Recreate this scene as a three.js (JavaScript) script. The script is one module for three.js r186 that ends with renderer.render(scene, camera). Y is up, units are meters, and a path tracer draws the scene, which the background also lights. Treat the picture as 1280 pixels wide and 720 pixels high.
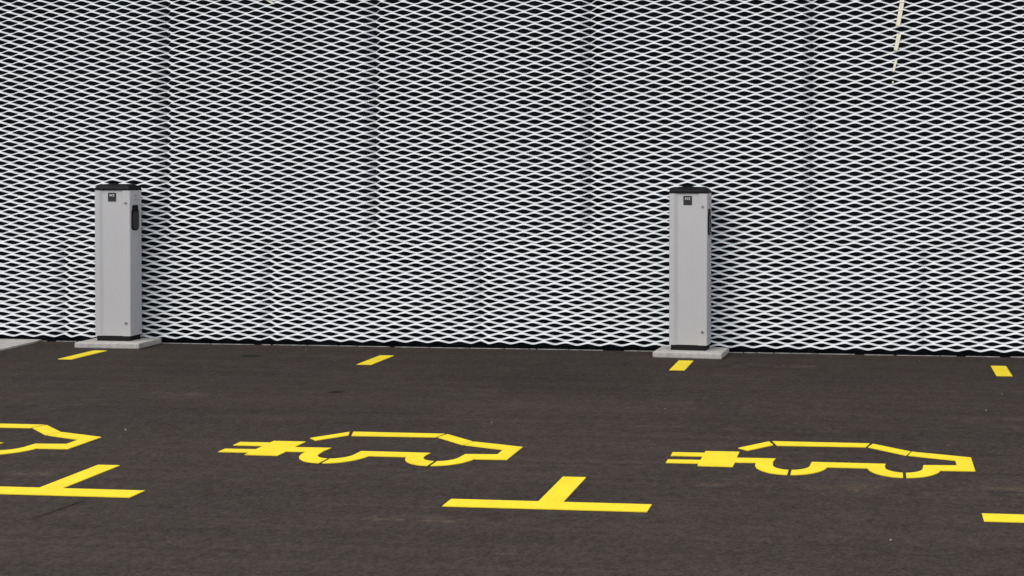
import * as THREE from 'three';
import { RoundedBoxGeometry } from 'three/addons/geometries/RoundedBoxGeometry.js';

// ---------------------------------------------------------------- camera, sky, sun, exposure
const scene = new THREE.Scene();
const FOCAL = 1460.17, CX = 975, CY = 224.12;                  // lens axis right of and above the middle (shifted lens), pixels of a 1280 x 720 frame
const FULL_W = 2 * CX, FULL_H = FULL_W * 9 / 16;
const camera = new THREE.PerspectiveCamera(2 * Math.atan(FULL_H / 2 / FOCAL) * 180 / Math.PI, 16 / 9, 0.1, 600);
camera.setViewOffset(FULL_W, FULL_H, 0, FULL_H / 2 - CY, 1280, 720);
camera.position.set(6.525, 1.611, 9.805);
camera.rotation.order = 'YXZ';
camera.rotation.set(-0.01436, 0.08183, 0.00314);
camera.updateProjectionMatrix();

const renderer = new THREE.WebGLRenderer({ antialias: true });
renderer.toneMapping = THREE.LinearToneMapping;
renderer.toneMappingExposure = 1.3;
renderer.shadowMap.enabled = true;

const sunDir = new THREE.Vector3(-0.52, 0.72, 0.62).normalize();   // veiled sun, front left of the wall
{ // overcast sky: brighter towards the zenith and round the veiled sun
  const W = 256, H = 128, data = new Float32Array(W * H * 4);
  for (let j = 0; j < H; j++) for (let i = 0; i < W; i++) {
    const el = ((j + 0.5) / H - 0.5) * Math.PI, az = ((i + 0.5) / W - 0.5) * 2 * Math.PI;
    const d = [Math.cos(az) * Math.cos(el), Math.sin(el), Math.sin(az) * Math.cos(el)];
    const c = Math.max(0, d[0] * sunDir.x + d[1] * sunDir.y + d[2] * sunDir.z);
    const up = Math.max(0, d[1]);
    let L = 0.72 + 0.26 * up + 0.50 * c ** 3;
    if (d[1] < 0) L *= 0.6;
    const k = (j * W + i) * 4;
    data[k] = L * 0.985; data[k + 1] = L; data[k + 2] = L * 1.03; data[k + 3] = 1;
  }
  const t = new THREE.DataTexture(data, W, H, THREE.RGBAFormat, THREE.FloatType);
  t.mapping = THREE.EquirectangularReflectionMapping; t.magFilter = THREE.LinearFilter; t.needsUpdate = true;
  scene.background = t; scene.environment = t;
}
const sun = new THREE.DirectionalLight(0xfff4e6, 0.9);
sun.position.copy(sunDir).multiplyScalar(30).add(new THREE.Vector3(4, 0, 3));
sun.target.position.set(4, 0, 3);
sun.castShadow = true; sun.shadow.radius = 56;
Object.assign(sun.shadow.camera, { left: -14, right: 14, top: 14, bottom: -14, near: 1, far: 80 });
sun.shadow.mapSize.set(2048, 2048);
scene.add(sun, sun.target);

// ---------------------------------------------------------------- helpers
function rng(seed) { let s = seed >>> 0; return () => { s = (s + 0x6d2b79f5) >>> 0; let t = Math.imul(s ^ (s >>> 15), 1 | s); t = (t + Math.imul(t ^ (t >>> 7), 61 | t)) ^ t; return ((t ^ (t >>> 14)) >>> 0) / 4294967296; }; }
const used = {};
function numbered(name) { const n = used[name] = (used[name] ?? -1) + 1; return n ? name + '_' + String(n).padStart(3, '0') : name; }
function tag(o, label, category, group, kind) {
  o.userData.label = label;
  if (category) o.userData.category = category;
  if (group) o.userData.group = group;
  if (kind) o.userData.kind = kind;
  return o;
}
function mesh(name, geometry, material, parent = scene, pos) {
  const m = new THREE.Mesh(geometry, material);
  m.name = parent === scene ? numbered(name) : name;
  m.castShadow = m.receiveShadow = true;
  if (pos) m.position.set(...pos);
  parent.add(m);
  return m;
}
function thing(name, pos = [0, 0, 0]) { const g = new THREE.Group(); g.name = numbered(name); g.position.set(...pos); scene.add(g); return g; }
function plan(points, height) {                                  // a prism over a plan outline given as [x, z]
  const s = new THREE.Shape(points.map(([x, z]) => new THREE.Vector2(x, -z)));
  const g = new THREE.ExtrudeGeometry(s, { depth: height, bevelEnabled: false });
  g.rotateX(-Math.PI / 2);
  return g;
}
const box = (x0, x1, y0, y1, z0, z1) => new THREE.BoxGeometry(x1 - x0, y1 - y0, z1 - z0).translate((x0 + x1) / 2, (y0 + y1) / 2, (z0 + z1) / 2);
const enc = (v) => 255 * (v <= 0.0031308 ? 12.92 * v : 1.055 * Math.min(1, v) ** (1 / 2.4) - 0.055);

// tileable value noise with nx by ny cells, values -1..1
function noise(N, nx, ny, seed) {
  const r = rng(seed), lat = new Float32Array(nx * ny).map(() => r() * 2 - 1), out = new Float32Array(N * N);
  const xs = [], fs = [];
  for (let i = 0; i < N; i++) { const u = i / N * nx, a = Math.floor(u), f = u - a; xs.push(a % nx); fs.push(f * f * (3 - 2 * f)); }
  for (let j = 0; j < N; j++) {
    const v = j / N * ny, b = Math.floor(v), f0 = v - b, f = f0 * f0 * (3 - 2 * f0), r0 = (b % ny) * nx, r1 = ((b + 1) % ny) * nx;
    for (let i = 0; i < N; i++) {
      const a = xs[i], a1 = (a + 1) % nx, g = fs[i];
      const p = lat[r0 + a] + (lat[r0 + a1] - lat[r0 + a]) * g, q = lat[r1 + a] + (lat[r1 + a1] - lat[r1 + a]) * g;
      out[j * N + i] = p + (q - p) * f;
    }
  }
  return out;
}
function texture(N, fill, srgb = true) {
  const data = new Uint8Array(N * N * 4);
  for (let k = 0; k < N * N; k++) { const c = fill(k % N, Math.floor(k / N), k); data[4 * k] = c[0]; data[4 * k + 1] = c[1]; data[4 * k + 2] = c[2]; data[4 * k + 3] = 255; }
  const t = new THREE.DataTexture(data, N, N);
  t.wrapS = t.wrapT = THREE.RepeatWrapping; t.magFilter = THREE.LinearFilter; t.minFilter = THREE.LinearMipmapLinearFilter; t.generateMipmaps = true;
  if (srgb) t.colorSpace = THREE.SRGBColorSpace;
  t.needsUpdate = true;
  return t;
}
function worldUV(g, scale, ox = 0, oz = 0) {                     // box mapping in metres
  const p = g.attributes.position, n = g.attributes.normal, uv = new Float32Array(p.count * 2);
  for (let i = 0; i < p.count; i++) {
    const ax = Math.abs(n.getX(i)), ay = Math.abs(n.getY(i)), az = Math.abs(n.getZ(i));
    const x = p.getX(i) - ox, y = p.getY(i), z = p.getZ(i) - oz;
    const [u, v] = ay >= ax && ay >= az ? [x, z] : ax > az ? [z, y] : [x, y];
    uv[2 * i] = u / scale; uv[2 * i + 1] = v / scale;
  }
  g.setAttribute('uv', new THREE.BufferAttribute(uv, 2));
  return g;
}

// ---------------------------------------------------------------- materials
const TILE = 10, TX = -1.6, TZ = -0.5;                            // the asphalt texture covers 10 m by 10 m
const asphaltMaps = (() => {
  const N = 2048, r = rng(5);
  const fine = noise(N, 1024, 1024, 1), mid = noise(N, 300, 300, 2), clump = noise(N, 70, 70, 3), patch = noise(N, 14, 18, 4), broad = noise(N, 5, 6, 9),
    lane = noise(N, 3, 150, 6), roll = noise(N, 9, 420, 7), band = noise(N, 2, 26, 8);
  const add = new Float32Array(N * N), warm = new Float32Array(N * N);
  const at = (x, z) => [(x - TX) / TILE * N, (z - TZ) / TILE * N];
  // a streak, scuff or stain from (x0, z0) to (x1, z1), width in metres, broken up by noise
  const mark = (x0, z0, x1, z1, w, amount, brown = 0, breakup = 0.6) => {
    const [a, b] = at(x0, z0), [c, d] = at(x1, z1), R = w / TILE * N, L2 = (c - a) ** 2 + (d - b) ** 2 || 1;
    for (let j = Math.floor(Math.min(b, d) - 2 * R); j <= Math.max(b, d) + 2 * R; j++) for (let i = Math.floor(Math.min(a, c) - 2 * R); i <= Math.max(a, c) + 2 * R; i++) {
      const t = Math.min(1, Math.max(0, ((i - a) * (c - a) + (j - b) * (d - b)) / L2)), e = Math.hypot(i - a - t * (c - a), j - b - t * (d - b)) / R;
      if (e > 2) continue;
      const k = ((j + N) % N) * N + (i + N) % N, m = Math.exp(-e * e * 1.6) * Math.min(1, 6 * Math.min(t, 1 - t) + (L2 < 400 ? 1 : 0.05)) * Math.max(0, 1 - breakup + breakup * (mid[k] + 1.6 * clump[k] + 0.4));
      add[k] += amount * m; warm[k] += brown * m;
    }
  };
  mark(5.2, 4.05, 8.2, 3.93, 0.05, 0.26, 0.1, 0.75); mark(6.2, 4.10, 8.3, 4.08, 0.1, 0.14, 0.08, 0.6);
  mark(4.0, 4.72, 4.75, 4.74, 0.02, 0.4, 0.08, 0.9); mark(4.2, 4.70, 5.1, 4.71, 0.05, 0.15, 0.04, 0.8);
  mark(4.95, 5.13, 5.1, 5.13, 0.009, 1.1, 0, 0.4); mark(4.15, 3.95, 4.21, 3.88, 0.01, 0.6); mark(6.0, 4.07, 6.03, 3.95, 0.008, 0.7);
  mark(2.80, 4.54, 2.75, 4.90, 0.016, -0.7, 0, 0.3); mark(3.5, 3.85, 3.6, 3.82, 0.014, -0.5); 
  mark(2.72, 1.95, 2.84, 1.96, 0.05, -1.2, 0, 0.2); mark(1.34, 0.57, 1.42, 0.575, 0.055, -1.1, 0, 0.2); mark(0.9, 1.0, 2.4, 1.05, 0.14, 0.16, 0, 0.95); mark(3.7, 2.45, 4.0, 2.5, 0.12, 0.2, 0.03, 0.9); mark(6.2, 1.5, 8.2, 1.46, 0.03, 0.22, 0, 0.9); mark(4.4, 1.62, 5.2, 1.6, 0.02, 0.3, 0, 0.9);
  for (let n = 0; n < 26; n++) { const x = -1 + r() * 9, z = 0.3 + r() * 5.5, l = 0.15 + r() * 0.9; mark(x, z, x + l, z + (r() - 0.5) * 0.05, 0.012 + r() * 0.04, (r() - 0.3) * 0.4, 0.03, 0.9); }
  for (let n = 0; n < 14; n++) { const x = -1 + r() * 9, z = 0.2 + r() * 2.4, l = 0.3 + r() * 0.9; mark(x, z, x + l, z + (r() - 0.5) * 0.06, 0.05 + r() * 0.1, 0.16, 0, 0.95); }
  mark(5.3, 0.62, 6.3, 0.6, 0.1, 0.3, 0, 0.9); mark(1.5, 0.5, 2.6, 0.55, 0.12, 0.16, 0, 0.9);
  for (let n = 0; n < 900; n++) { const x = TX + r() * 10, z = TZ + r() * 10; mark(x, z, x + 0.004, z, 0.005 + r() * 0.003, r() < 0.72 ? 0.5 + r() * 0.9 : -0.5, 0, 0.1); }
  const col = texture(N, (i, j, k) => {
    let m = 1 + 0.34 * fine[k] + 0.13 * mid[k] + 0.05 * clump[k] + 0.06 * patch[k] + 0.07 * broad[k] + 0.09 * lane[k] + 0.09 * roll[k] + 0.07 * band[k] + add[k];
    const white = r(); m += white > 0.985 ? 0.5 : white < 0.03 ? -0.35 : 0;
    m = Math.max(0.25, m) * 0.033;
    const w = 0.02 * patch[k] + warm[k];
    return [enc(m * (1.17 + w)), enc(m * (0.925 + w * 0.4)), enc(m * (0.82 - w * 0.5))];
  });
  const bump = texture(N, (i, j, k) => { const v = 128 + 60 * fine[k] + 45 * mid[k] + 12 * clump[k] + 10 * roll[k]; return [v, v, v]; }, false);
  return { col, bump };
})();
const grainN = 512, g1 = noise(grainN, 256, 256, 21), g2 = noise(grainN, 64, 64, 22), g3 = noise(grainN, 14, 14, 23), g4 = noise(grainN, 5, 5, 24);
const tinted = (rgb, a, b, c, d = 0) => texture(grainN, (i, j, k) => { const m = 1 + a * g1[k] + b * g2[k] + c * g3[k] + d * g4[k]; return rgb.map((v) => enc(Math.max(0.004, v * m))); });
const grainBump = texture(grainN, (i, j, k) => { const v = 128 + 50 * g1[k] + 40 * g2[k] + 20 * g3[k]; return [v, v, v]; }, false);
const paintMap = (() => { const r = rng(77); return texture(grainN, (i, j, k) => {
  let m = 1 + 0.05 * g1[k] + 0.05 * g2[k] + 0.05 * g3[k] + 0.03 * g4[k];
  if (g1[k] + 0.8 * g2[k] > 1.28) m *= 0.35;                      // pores through which the asphalt shows
  return [enc(0.78 * m), enc(0.60 * m), enc(0.022 * m + 0.003)];
}); })();
const M = {
  asphalt: new THREE.MeshPhysicalMaterial({ map: asphaltMaps.col, bumpMap: asphaltMaps.bump, bumpScale: 0.003, roughness: 0.95, specularIntensity: 0.25 }),
  earth: new THREE.MeshStandardMaterial({ map: tinted([0.05, 0.048, 0.046], 0.3, 0.2, 0.2), roughness: 1 }),
  concrete: new THREE.MeshStandardMaterial({ map: tinted([0.40, 0.385, 0.37], 0.14, 0.13, 0.13, 0.08), bumpMap: grainBump, bumpScale: 0.003, roughness: 0.95 }),
  paint: new THREE.MeshPhysicalMaterial({ map: paintMap, bumpMap: grainBump, bumpScale: 0.0012, roughness: 0.7, specularIntensity: 0.4 }),
  white: new THREE.MeshStandardMaterial({ color: new THREE.Color().setRGB(1, 1, 1), map: tinted([0.71, 0.735, 0.765], 0.03, 0.03, 0.03, 0.04), roughness: 0.5 }),
  black: new THREE.MeshPhysicalMaterial({ map: tinted([0.011, 0.014, 0.018], 0.2, 0.25, 0.3, 0.3), roughness: 0.85, specularIntensity: 0.25 }),
  steel: new THREE.MeshPhysicalMaterial({ color: new THREE.Color().setRGB(0.012, 0.013, 0.015), roughness: 0.75, specularIntensity: 0.3 }),
  silver: new THREE.MeshStandardMaterial({ map: tinted([0.515, 0.512, 0.527], 0.025, 0.01, 0.008, 0.006), roughness: 0.42, metalness: 0.35 }),
  plastic: new THREE.MeshPhysicalMaterial({ color: new THREE.Color().setRGB(0.008, 0.008, 0.010), roughness: 0.55, specularIntensity: 0.25 }),
  rubber: new THREE.MeshPhysicalMaterial({ color: new THREE.Color().setRGB(0.009, 0.009, 0.010), roughness: 0.7, specularIntensity: 0.3 }),
  flap: new THREE.MeshStandardMaterial({ color: new THREE.Color().setRGB(0.018, 0.018, 0.021), roughness: 0.32 }),
  chrome: new THREE.MeshStandardMaterial({ color: new THREE.Color().setRGB(0.42, 0.42, 0.43), roughness: 0.3, metalness: 0.9 }),
  mark: new THREE.MeshStandardMaterial({ color: new THREE.Color().setRGB(0.22, 0.22, 0.23), roughness: 0.5 }),
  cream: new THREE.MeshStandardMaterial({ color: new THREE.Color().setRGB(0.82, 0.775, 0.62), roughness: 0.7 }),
  mortar: new THREE.MeshStandardMaterial({ map: tinted([0.22, 0.215, 0.21], 0.3, 0.3, 0.3), roughness: 1 }),
};
const logoTexture = (() => {
  const c = document.createElement('canvas'); c.width = 256; c.height = 272;
  const x = c.getContext('2d');
  x.fillStyle = '#1b1c1f'; x.fillRect(0, 0, 256, 272);
  x.fillStyle = '#d9dadc'; x.font = 'bold 92px sans-serif'; x.textAlign = 'center'; x.fillText('PCE', 128, 112);
  const t = new THREE.CanvasTexture(c); t.colorSpace = THREE.SRGBColorSpace; return t;
})();
M.logo = new THREE.MeshStandardMaterial({ map: logoTexture, roughness: 0.4 });

// ---------------------------------------------------------------- ground
{
  const g = mesh('ground', new THREE.PlaneGeometry(600, 600).rotateX(-Math.PI / 2).translate(0, -0.2, 0), M.earth);
  worldUV(g.geometry, 2); tag(g, 'dark bare ground under and around the paved yard', null, null, 'structure');
  const a = mesh('asphalt', worldUV(box(-40, 50, -0.19, 0, 0.0, 60), TILE, TX, TZ), M.asphalt);
  tag(a, 'dark brownish grey asphalt yard with faint paving streaks', null, null, 'structure');
  const c = mesh('concrete_path', worldUV(plan([[-4.5, 0.005], [-0.865, 0.005], [-0.842, 0.12], [-0.828, 0.34], [-0.83, 0.5], [-0.86, 0.555], [-0.95, 0.572], [-4.5, 0.58]], 0.016), 0.9), M.concrete, scene, [0, 0.001, 0]);
  tag(c, 'pale concrete strip at the foot of the mesh wall', null, null, 'structure');
}
{ // broken line of mortar along the edge of the asphalt
  const r = rng(31), pos = [], idx = [];
  let x = -5, n = 0;
  while (x < 13) {
    const len = 0.05 + r() * 0.35, steps = 5, w0 = 0.002 + r() * 0.007;
    const b = n;
    for (let k = 0; k <= steps; k++) { const w = w0 * (k === 0 || k === steps ? 0.3 : 0.5 + r()), z = 0.012 + 0.006 * Math.sin(x * 3); pos.push(x + len * k / steps, 0.004, z - w, x + len * k / steps, 0.007, z, x + len * k / steps, 0.001, z + w); n += 3; }
    for (let k = 0; k < steps; k++) for (let q = 0; q < 2; q++) { const a = b + 3 * k + q; idx.push(a, a + 1, a + 3, a + 1, a + 4, a + 3); }
    x += len + (r() < 0.5 ? 0.01 : r() * 0.2);
  }
  const g = new THREE.BufferGeometry(); g.setAttribute('position', new THREE.Float32BufferAttribute(pos, 3)); g.setIndex(idx); g.computeVertexNormals(); worldUV(g, 0.5);
  tag(mesh('mortar_crumbs', g, M.mortar), 'thin broken line of pale mortar crumbs where asphalt meets the wall', 'mortar', null, 'stuff');
}

// ---------------------------------------------------------------- facade of expanded metal
const SEAM0 = 0.2787, PANEL = 1.9006, LWD = 0.1937, EDGE = (PANEL - 9 * LWD) / 2, PITCH = 0.0336, STRAND = 0.0131, AMP = (PITCH - STRAND) / 2;
const TILT = 50 * Math.PI / 180, WIDTH = STRAND / Math.cos(TILT), SHEET = 0.0025;
const FOLD = Math.sqrt((LWD / 2) ** 2 - EDGE ** 2);               // the outer half mesh of each sheet is folded back by this much
function meshSheet(rows, seed, soft) {                             // soft: 1 where the fold runs out at the lower edge, -1 at the upper edge                                   // local x 0..PANEL, first strand at y = 0
  const ts = [0, 0.12, 0.24, 0.5, 0.76, 0.88], gs = [1, 0.94, 0.68, 0, -0.68, -0.94];
  const flat = [];                                                 // [x, z, wave] along one strand
  for (let h = 0; h < 20; h++) for (let k = 0; k < 6; k++) flat.push([h + ts[k], (h % 2 ? -1 : 1) * gs[k]]);
  flat.push([20, 1]);
  const place = (t, F) => t < 1 ? [t * EDGE, -(1 - t) * F] : t > 19 ? [EDGE + 9 * LWD + (t - 19) * EDGE, -(t - 19) * F] : [EDGE + (t - 1) * LWD / 2, 0];
  const R = rng(seed), ph = Array.from({ length: 12 }, () => R() * 6.28);
  const pos = [], nor = [], idx = [];
  const cy = Math.cos(TILT), sy = Math.sin(TILT), d = WIDTH / 2 * sy;
  for (let j = 0; j < rows; j++) {
    const sgn = j % 2 ? -1 : 1, fold = FOLD * (soft > 0 ? 1 : 0.65) * Math.min(1, ((soft > 0 ? j : rows - 1 - j) + 0.6) / 5);
    const rings = flat.map(([t, g]) => {
      const [x, z0] = place(t, fold), v = j * PITCH, env = Math.sin(Math.PI * t / 20);              // sheets are never quite flat
      const z = z0 + env * (0.005 * Math.sin(2.1 * x + ph[0] + 1.3 * Math.sin(1.7 * v + ph[1])) + 0.003 * Math.sin(5.3 * x + 3.1 * v + ph[2]));
      const sag = env * (0.0016 * Math.sin(3.3 * x + 2.2 * v + ph[3]) + 0.0011 * Math.sin(7.1 * x - 4.7 * v + ph[4]));
      const G = g * sgn, y = v + sag + AMP * G, zz = z + d * G, a = WIDTH / 2, b = SHEET / 2;
      return [[a, b], [-a, b], [-a, -b], [a, -b]].map(([u, v]) => [x, y + u * cy + v * sy, zz - u * sy + v * cy]);
    });
    const nrm = [[0, sy, cy], [0, -cy, sy], [0, -sy, -cy], [0, cy, -sy]];
    for (let s = 0; s < 4; s++) {
      const base = pos.length / 3;
      rings.forEach((q, i) => {
        for (const e of [s, (s + 1) % 4]) pos.push(...q[e]);
        const p0 = rings[Math.max(0, i - 1)][s], p1 = rings[Math.min(rings.length - 1, i + 1)][s];
        const T = new THREE.Vector3(p1[0] - p0[0], p1[1] - p0[1], p1[2] - p0[2]).normalize(), n = new THREE.Vector3(...nrm[s]);
        n.addScaledVector(T, -n.dot(T)).normalize();
        nor.push(n.x, n.y, n.z, n.x, n.y, n.z);
      });
      for (let i = 0; i < rings.length - 1; i++) { const k = base + 2 * i; idx.push(k, k + 1, k + 3, k, k + 3, k + 2); }
    }
  }
  const g = new THREE.BufferGeometry();
  const uv = new Float32Array(pos.length / 3 * 2);
  for (let i = 0; i < uv.length / 2; i++) { uv[2 * i] = pos[3 * i] / 1.3 + seed * 0.37; uv[2 * i + 1] = pos[3 * i + 1] / 1.3; }
  g.setAttribute('position', new THREE.Float32BufferAttribute(pos, 3)); g.setAttribute('normal', new THREE.Float32BufferAttribute(nor, 3)); g.setAttribute('uv', new THREE.BufferAttribute(uv, 2)); g.setIndex(idx);
  return g;
}
const building = thing('building', [4, 0, -0.35]);
tag(building, 'white expanded metal mesh screen in folded panels over a black wall', 'building');
const BX = -4, BZ = 0.35;                                          // undo the group's offset
{
  const ROWS_LOW = 26, ROWS_UP = 98, Y0 = 0.056;
  const low = [1, 2, 3].map((s) => meshSheet(ROWS_LOW, s, -1)), up = [4, 5, 6].map((s) => meshSheet(ROWS_UP, s, 1));
  const yUp = Y0 + ROWS_LOW * PITCH, top = yUp + ROWS_UP * PITCH;
  mesh('back_wall', worldUV(box(-6, 14, -0.19, top + 0.1, -0.6, -0.3), 1.3), M.black, building, [BX, 0, BZ]);
  mesh('coping', worldUV(box(-6.05, 14.05, top + 0.1, top + 0.16, -0.65, 0.02), 1.3), M.steel, building, [BX, 0, BZ]);
  for (let i = -3; i <= 5; i++) mesh('mesh_panel', up[(i + 3) % 3], M.white, building, [SEAM0 + i * PANEL + BX, yUp, BZ]);
  for (let i = -3; i <= 5; i++) mesh('mesh_panel', low[(i + 4) % 3], M.white, building, [SEAM0 + (i + 0.5) * PANEL + BX, Y0, BZ]);
  for (let i = -2; i <= 5; i++) mesh('post', box(-0.03, 0.03, -0.19, top + 0.1, -0.2, -0.13), M.steel, building, [SEAM0 + i * PANEL + BX, 0, BZ]);
  for (const y of [0.35, yUp - 0.017, 2.35, 3.9]) mesh('rail', box(-5.6, 12.6, y - 0.02, y + 0.02, -0.128, -0.095), M.steel, building, [BX, 0, BZ]);
}
{ // thin cream pieces in a broken slanting row, laid on the face of the mesh
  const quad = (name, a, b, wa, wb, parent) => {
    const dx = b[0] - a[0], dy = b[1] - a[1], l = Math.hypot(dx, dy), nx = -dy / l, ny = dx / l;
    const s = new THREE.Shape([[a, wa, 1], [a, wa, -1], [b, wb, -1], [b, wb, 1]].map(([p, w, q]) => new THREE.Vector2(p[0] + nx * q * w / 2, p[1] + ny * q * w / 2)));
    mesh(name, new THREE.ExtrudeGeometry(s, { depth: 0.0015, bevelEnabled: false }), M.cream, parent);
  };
  const t = thing('cream_strip', [6.7, 2.27, 0.0085]);
  tag(t, 'cream slanting broken strip on the face of the white mesh', 'tape');
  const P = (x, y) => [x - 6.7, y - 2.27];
  quad('cream_piece', P(6.752, 3.04), P(6.703, 2.752), 0.036, 0.034, t); quad('cream_piece', P(6.714, 2.688), P(6.685, 2.548), 0.034, 0.030, t);
  quad('cream_piece', P(6.689, 2.468), P(6.667, 2.369), 0.022, 0.015, t); quad('cream_piece', P(6.666, 2.292), P(6.662, 2.275), 0.014, 0.012, t);
  const u = thing('cream_strip', [1.256, 3.0, 0.0085]);
  tag(u, 'short cream strip on the mesh above and between the charging stations', 'tape');
  quad('cream_piece', [-0.043, 0.026], [0.044, -0.023], 0.022, 0.014, u);
}

// ---------------------------------------------------------------- painted markings
const BAY = 2.5, LINE = 0.12, THICK = 0.004;
const uvOf = (g) => worldUV(g, 0.8);
const rect = (x0, x1, z0, z1) => [[x0, z1], [x1, z1], [x1, z0], [x0, z0]];
const dashLabels = [
  'short yellow bay line at the foot of the charging station by the concrete strip',
  'short yellow bay line by the wall midway between the two charging stations',
  'short yellow bay line at the foot of the charging station away from the concrete strip',
  'short yellow bay line by the wall with nothing on it, past the second charging station'];
for (let i = 0; i < 4; i++) {
  const d = mesh('bay_line', uvOf(plan(rect(-LINE / 2, LINE / 2, -0.218, 0.218), THICK)), M.paint, scene, [i * BAY, 0.001, 0.673]);
  tag(d, dashLabels[i], 'road marking', 'short bay lines along the wall');
}
const teeLabels = ['yellow T marking below the car symbol that lies beside the concrete strip side',
  'yellow T marking in line with the charging station away from the concrete strip',
  'yellow T marking past the nose of the car symbol farthest from the concrete strip'];
teeLabels[0] = 'yellow T marking with a dark crack line running off its bar';
for (let i = 1; i < 4; i++) {
  const h = 0.4836, s = LINE / 2;
  const d = mesh('bay_tee_marking', uvOf(plan([[-h, 0.1153], [h, 0.1153], [h, 0], [s, 0], [s, -0.4353], [-s, -0.4353], [-s, 0], [-h, 0]], THICK)), M.paint, scene, [i * BAY, 0.001, 4.4102]);
  tag(d, teeLabels[i - 1], 'road marking', 'T markings at the mouths of the bays');
}
const arc = (cx, cz, r, a0, a1, n = 14) => { const o = []; for (let k = 0; k <= n; k++) { const a = (a0 + (a1 - a0) * k / n) * Math.PI / 180; o.push([cx + r * Math.cos(a), cz + r * Math.sin(a)]); } return o; };   // 90 degrees points to the camera side
const pieces = (() => {
  const z = 3.637, c1 = 6.085, c2 = 6.679, R = 0.193, r = 0.099;
  const s = Math.asin(0.008 / r) * 180 / Math.PI, S = Math.asin(0.009 / R) * 180 / Math.PI;
  return {
    plug: [[5.410, 3.424], [5.587, 3.421], [5.587, 3.382], [5.777, 3.380], [5.777, 3.511], [5.99, 3.507], [5.981, 3.57], ...arc(c1, z, r, 180, 90 + s), ...arc(c1, z, R, 90 + S, 185), [5.891, 3.604], [5.78, 3.608], [5.778, 3.700], [5.590, 3.697], [5.588, 3.648], [5.412, 3.650], [5.412, 3.582], [5.588, 3.578], [5.588, 3.497], [5.412, 3.5]],
    sill: [...arc(c1, z, r, 90 - s, 0), [6.189, 3.562], [6.585, 3.566], [6.579, 3.60], ...arc(c2, z, r, 180, 90 + s), ...arc(c2, z, R, 90 + S, 173), [6.285, 3.66], ...arc(c1, z, R, 8, 90 - S)],
    front: [...arc(c2, z, r, 90 - s, 0), [6.784, 3.573], [6.960, 3.562], [6.960, 3.458], [6.708, 3.374], [6.732, 3.289], [7.049, 3.386], [7.049, 3.668], [6.875, 3.674], ...arc(c2, z, R, 10, 90 - S)],
    windscreen: [[6.515, 3.124], [6.725, 3.286], [6.698, 3.373], [6.487, 3.206]],
    roof: [[5.938, 3.117], [6.497, 3.117], [6.475, 3.205], [5.972, 3.216]],
    rear_window: [[5.760, 3.294], [5.918, 3.124], [5.950, 3.207], [5.820, 3.348]],
  };
})();
const symbolLabels = ['yellow car and plug symbol beside the T with the crack, cable end toward the concrete strip',
  'yellow car and plug symbol painted in the bay between the two middle T markings',
  'yellow car and plug symbol in the bay past the second charging station'];
symbolLabels[0] = 'yellow car and plug symbol just above the T marking with the crack line';
symbolLabels[1] = 'yellow car and plug symbol in the bay just before the second charging station';
let symbol0;
for (let i = 0; i < 3; i++) {
  let s;
  if (!i) {
    s = symbol0 = thing('charging_symbol', [1.23, 0, 3.47]);
    for (const [name, pts] of Object.entries(pieces)) mesh(name + '_stroke', uvOf(plan(pts.map(([x, z]) => [x - 6.23, z - 3.47]), THICK)), M.paint, s, [0, 0.001, 0]);
  } else { s = symbol0.clone(); s.name = numbered('charging_symbol'); s.position.x = 1.23 + i * BAY; scene.add(s); }
  tag(s, symbolLabels[i], 'road marking', 'painted electric car symbols');
}

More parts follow.
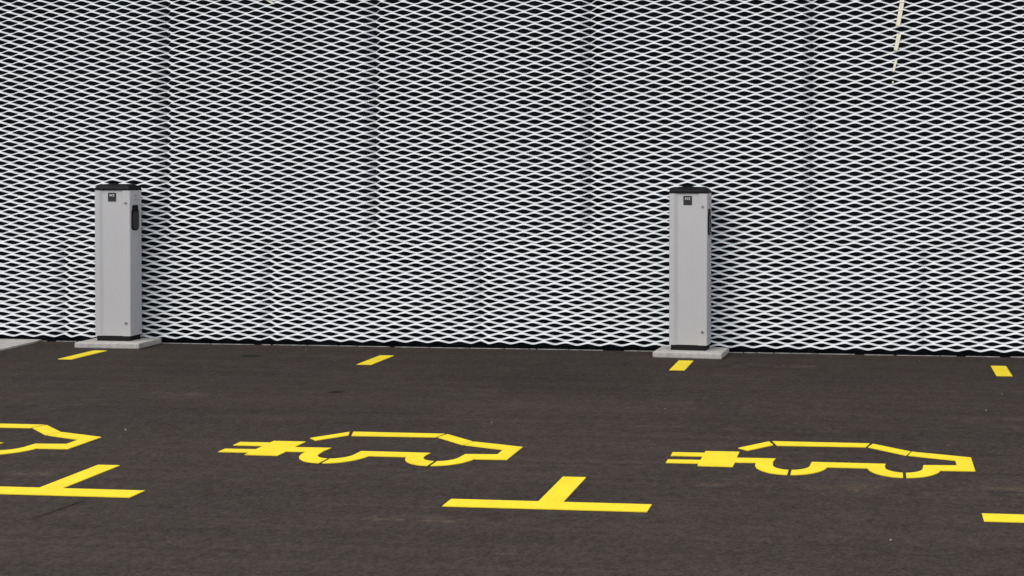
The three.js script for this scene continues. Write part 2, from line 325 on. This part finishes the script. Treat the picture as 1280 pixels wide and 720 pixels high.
// ---------------------------------------------------------------- charging stations
function makeColumn() {
  const o = thing('charging_station');
  const Zf = 0.24, D = 0.16, H0 = 0.095, H1 = 1.352, w = 0.161;    // front plane, depth, height of the silver body
  // concrete footing
  const bs = new THREE.Shape([[-0.28, -0.335], [0.28, -0.335], [0.28, -0.035], [-0.28, -0.035]].map((p) => new THREE.Vector2(...p)));
  const bg = new THREE.ExtrudeGeometry(bs, { depth: 0.032, bevelEnabled: true, bevelThickness: 0.009, bevelSize: 0.009, bevelSegments: 2 }).rotateX(-Math.PI / 2).translate(0, 0.009, 0);
  mesh('concrete_base', worldUV(bg, 0.45), M.concrete, o, [0.015, 0.0005, 0]);
  mesh('plinth', new RoundedBoxGeometry(0.300, 0.0465, 0.148, 2, 0.004), M.rubber, o, [0, 0.0725, Zf - D / 2]);
  const c = 0.005;
  const body = plan([[-w + c, Zf - D], [-w, Zf - D + c], [-w, Zf - c], [-w + c, Zf], [-0.120, Zf], [-0.092, Zf - 0.011], [0.076, Zf - 0.011], [0.094, Zf], [w - c, Zf], [w, Zf - c], [w, Zf - D + c], [w - c, Zf - D]].reverse(), H1 - H0);
  mesh('body', worldUV(body, 0.6), M.silver, o, [0, H0, 0]);
  // low hipped lid with a rim
  const lv = [[0, 0.001], [0.004, -0.004], [0.018, -0.004], [0.024, 0.0], [0.042, 0.020], [0.050, 0.036], [0.0535, 0.055], [0.0545, 0.0785]], pos = [], idx = [];
  for (const [y, inset] of lv) { const x = w - inset, z = D / 2 - Math.min(inset, 0.0795), k = Math.min(0.012, z * 0.3); for (const [a, b] of [[-x + k, z], [x - k, z], [x, z - k], [x, -z + k], [x - k, -z], [-x + k, -z], [-x, -z + k], [-x, z - k]]) pos.push(a, y, b); }
  for (let l = 0; l < lv.length - 1; l++) for (let q = 0; q < 8; q++) { const a = l * 8 + q, b = l * 8 + (q + 1) % 8; idx.push(a, b, b + 8, a, b + 8, a + 8); }
  const top = pos.length / 3; pos.push(0, 0.0547, 0); for (let q = 0; q < 8; q++) idx.push(top - 8 + q, top - 8 + (q + 1) % 8, top);
  const lg = new THREE.BufferGeometry(); lg.setAttribute('position', new THREE.Float32BufferAttribute(pos, 3)); lg.setIndex(idx);
  const lf = lg.toNonIndexed(); lf.computeVertexNormals();
  mesh('lid', lf, M.plastic, o, [0, H1 + 0.001, Zf - D / 2]);
  const plate = mesh('name_plate', new THREE.BoxGeometry(0.072, 0.076, 0.002), M.plastic, o, [-0.008, 1.294, Zf - 0.0098]);
  mesh('print', new THREE.PlaneGeometry(0.070, 0.0744), M.logo, plate, [0, 0, 0.0013]);
  for (const y of [1.245, 0.206]) {
    const lock = mesh('lock', new THREE.CylinderGeometry(0.0105, 0.0115, 0.007, 20).rotateX(Math.PI / 2), M.chrome, o, [0.121, y, Zf + 0.0035]);
    mesh('slot', new THREE.BoxGeometry(0.004, 0.011, 0.001), M.rubber, lock, [0, 0, 0.0038]);
  }
  // socket on the side face: a black housing that narrows at the top, with a hinged flap
  const pill = (hw, hh, neck, depth, bevel) => {
    const s = new THREE.Shape(), r = hw;
    s.moveTo(-hw, -hh + r * 0.8); s.quadraticCurveTo(-hw, -hh, -hw * 0.3, -hh); s.lineTo(hw * 0.3, -hh); s.quadraticCurveTo(hw, -hh, hw, -hh + r * 0.8);
    s.lineTo(hw, hh * 0.38); s.quadraticCurveTo(hw, hh * 0.55, neck, hh * 0.66); s.lineTo(neck, hh - 0.012); s.quadraticCurveTo(neck, hh, neck - 0.012, hh);
    s.lineTo(-neck + 0.012, hh); s.quadraticCurveTo(-neck, hh, -neck, hh - 0.012); s.lineTo(-neck, hh * 0.66); s.quadraticCurveTo(-hw, hh * 0.55, -hw, hh * 0.38); s.closePath();
    return new THREE.ExtrudeGeometry(s, { depth, bevelEnabled: true, bevelThickness: bevel, bevelSize: bevel, bevelSegments: 3, curveSegments: 8 }).rotateY(Math.PI / 2);
  };
  const sock = mesh('socket', pill(0.047, 0.107, 0.036, 0.002, 0.003), M.plastic, o, [w + 0.0002, 1.115, Zf - 0.068]);
  mesh('flap', pill(0.036, 0.07, 0.026, 0.002, 0.003), M.flap, sock, [0.005, -0.022, 0]);
  mesh('hinge', new THREE.CylinderGeometry(0.006, 0.006, 0.05, 12).rotateX(Math.PI / 2), M.plastic, sock, [0.004, 0.068, 0]);
  for (const y of [1.305, 1.272]) mesh('indicator', new RoundedBoxGeometry(0.003, 0.007, 0.026, 2, 0.001), M.mark, o, [w + 0.0012, y, Zf - 0.078]);
  for (const z of [0.03, 0.135]) mesh('screw', new THREE.CylinderGeometry(0.005, 0.005, 0.003, 14).rotateZ(Math.PI / 2), M.mark, o, [w + 0.0014, 0.128, Zf - z]);
  return o;
}
const col = makeColumn();
col.position.x = -0.037;
tag(col, 'silver charging station on a concrete base beside the pale concrete strip', 'charger', 'silver charging stations');
const col2 = col.clone(); col2.name = numbered('charging_station'); col2.position.x = 4.997; col2.rotation.y = -0.07; scene.add(col2);
tag(col2, 'silver charging station on a concrete base standing away from the concrete strip', 'charger', 'silver charging stations');

// ---------------------------------------------------------------- loose grit
{
  const r = rng(404), n = 18, g = new THREE.DodecahedronGeometry(1, 0), im = new THREE.InstancedMesh(g, M.mortar, n), m = new THREE.Matrix4(), q = new THREE.Quaternion();
  for (let i = 0; i < n; i++) {
    const s = 0.003 + r() * r() * 0.004, x = -1.5 + r() * 9.5, z = r() < 0.35 ? 0.03 + r() * 0.3 : 0.3 + r() * 5;
    q.setFromEuler(new THREE.Euler(r() * 6, r() * 6, r() * 6));
    im.setMatrixAt(i, m.compose(new THREE.Vector3(x, s * 0.5, z), q, new THREE.Vector3(s * (1 + r()), s * 0.8, s)));
  }
  im.name = 'grit'; im.castShadow = im.receiveShadow = true; scene.add(im);
  tag(im, 'tiny pale stones scattered over the dark asphalt', 'grit', null, 'stuff');
}

renderer.render(scene, camera);
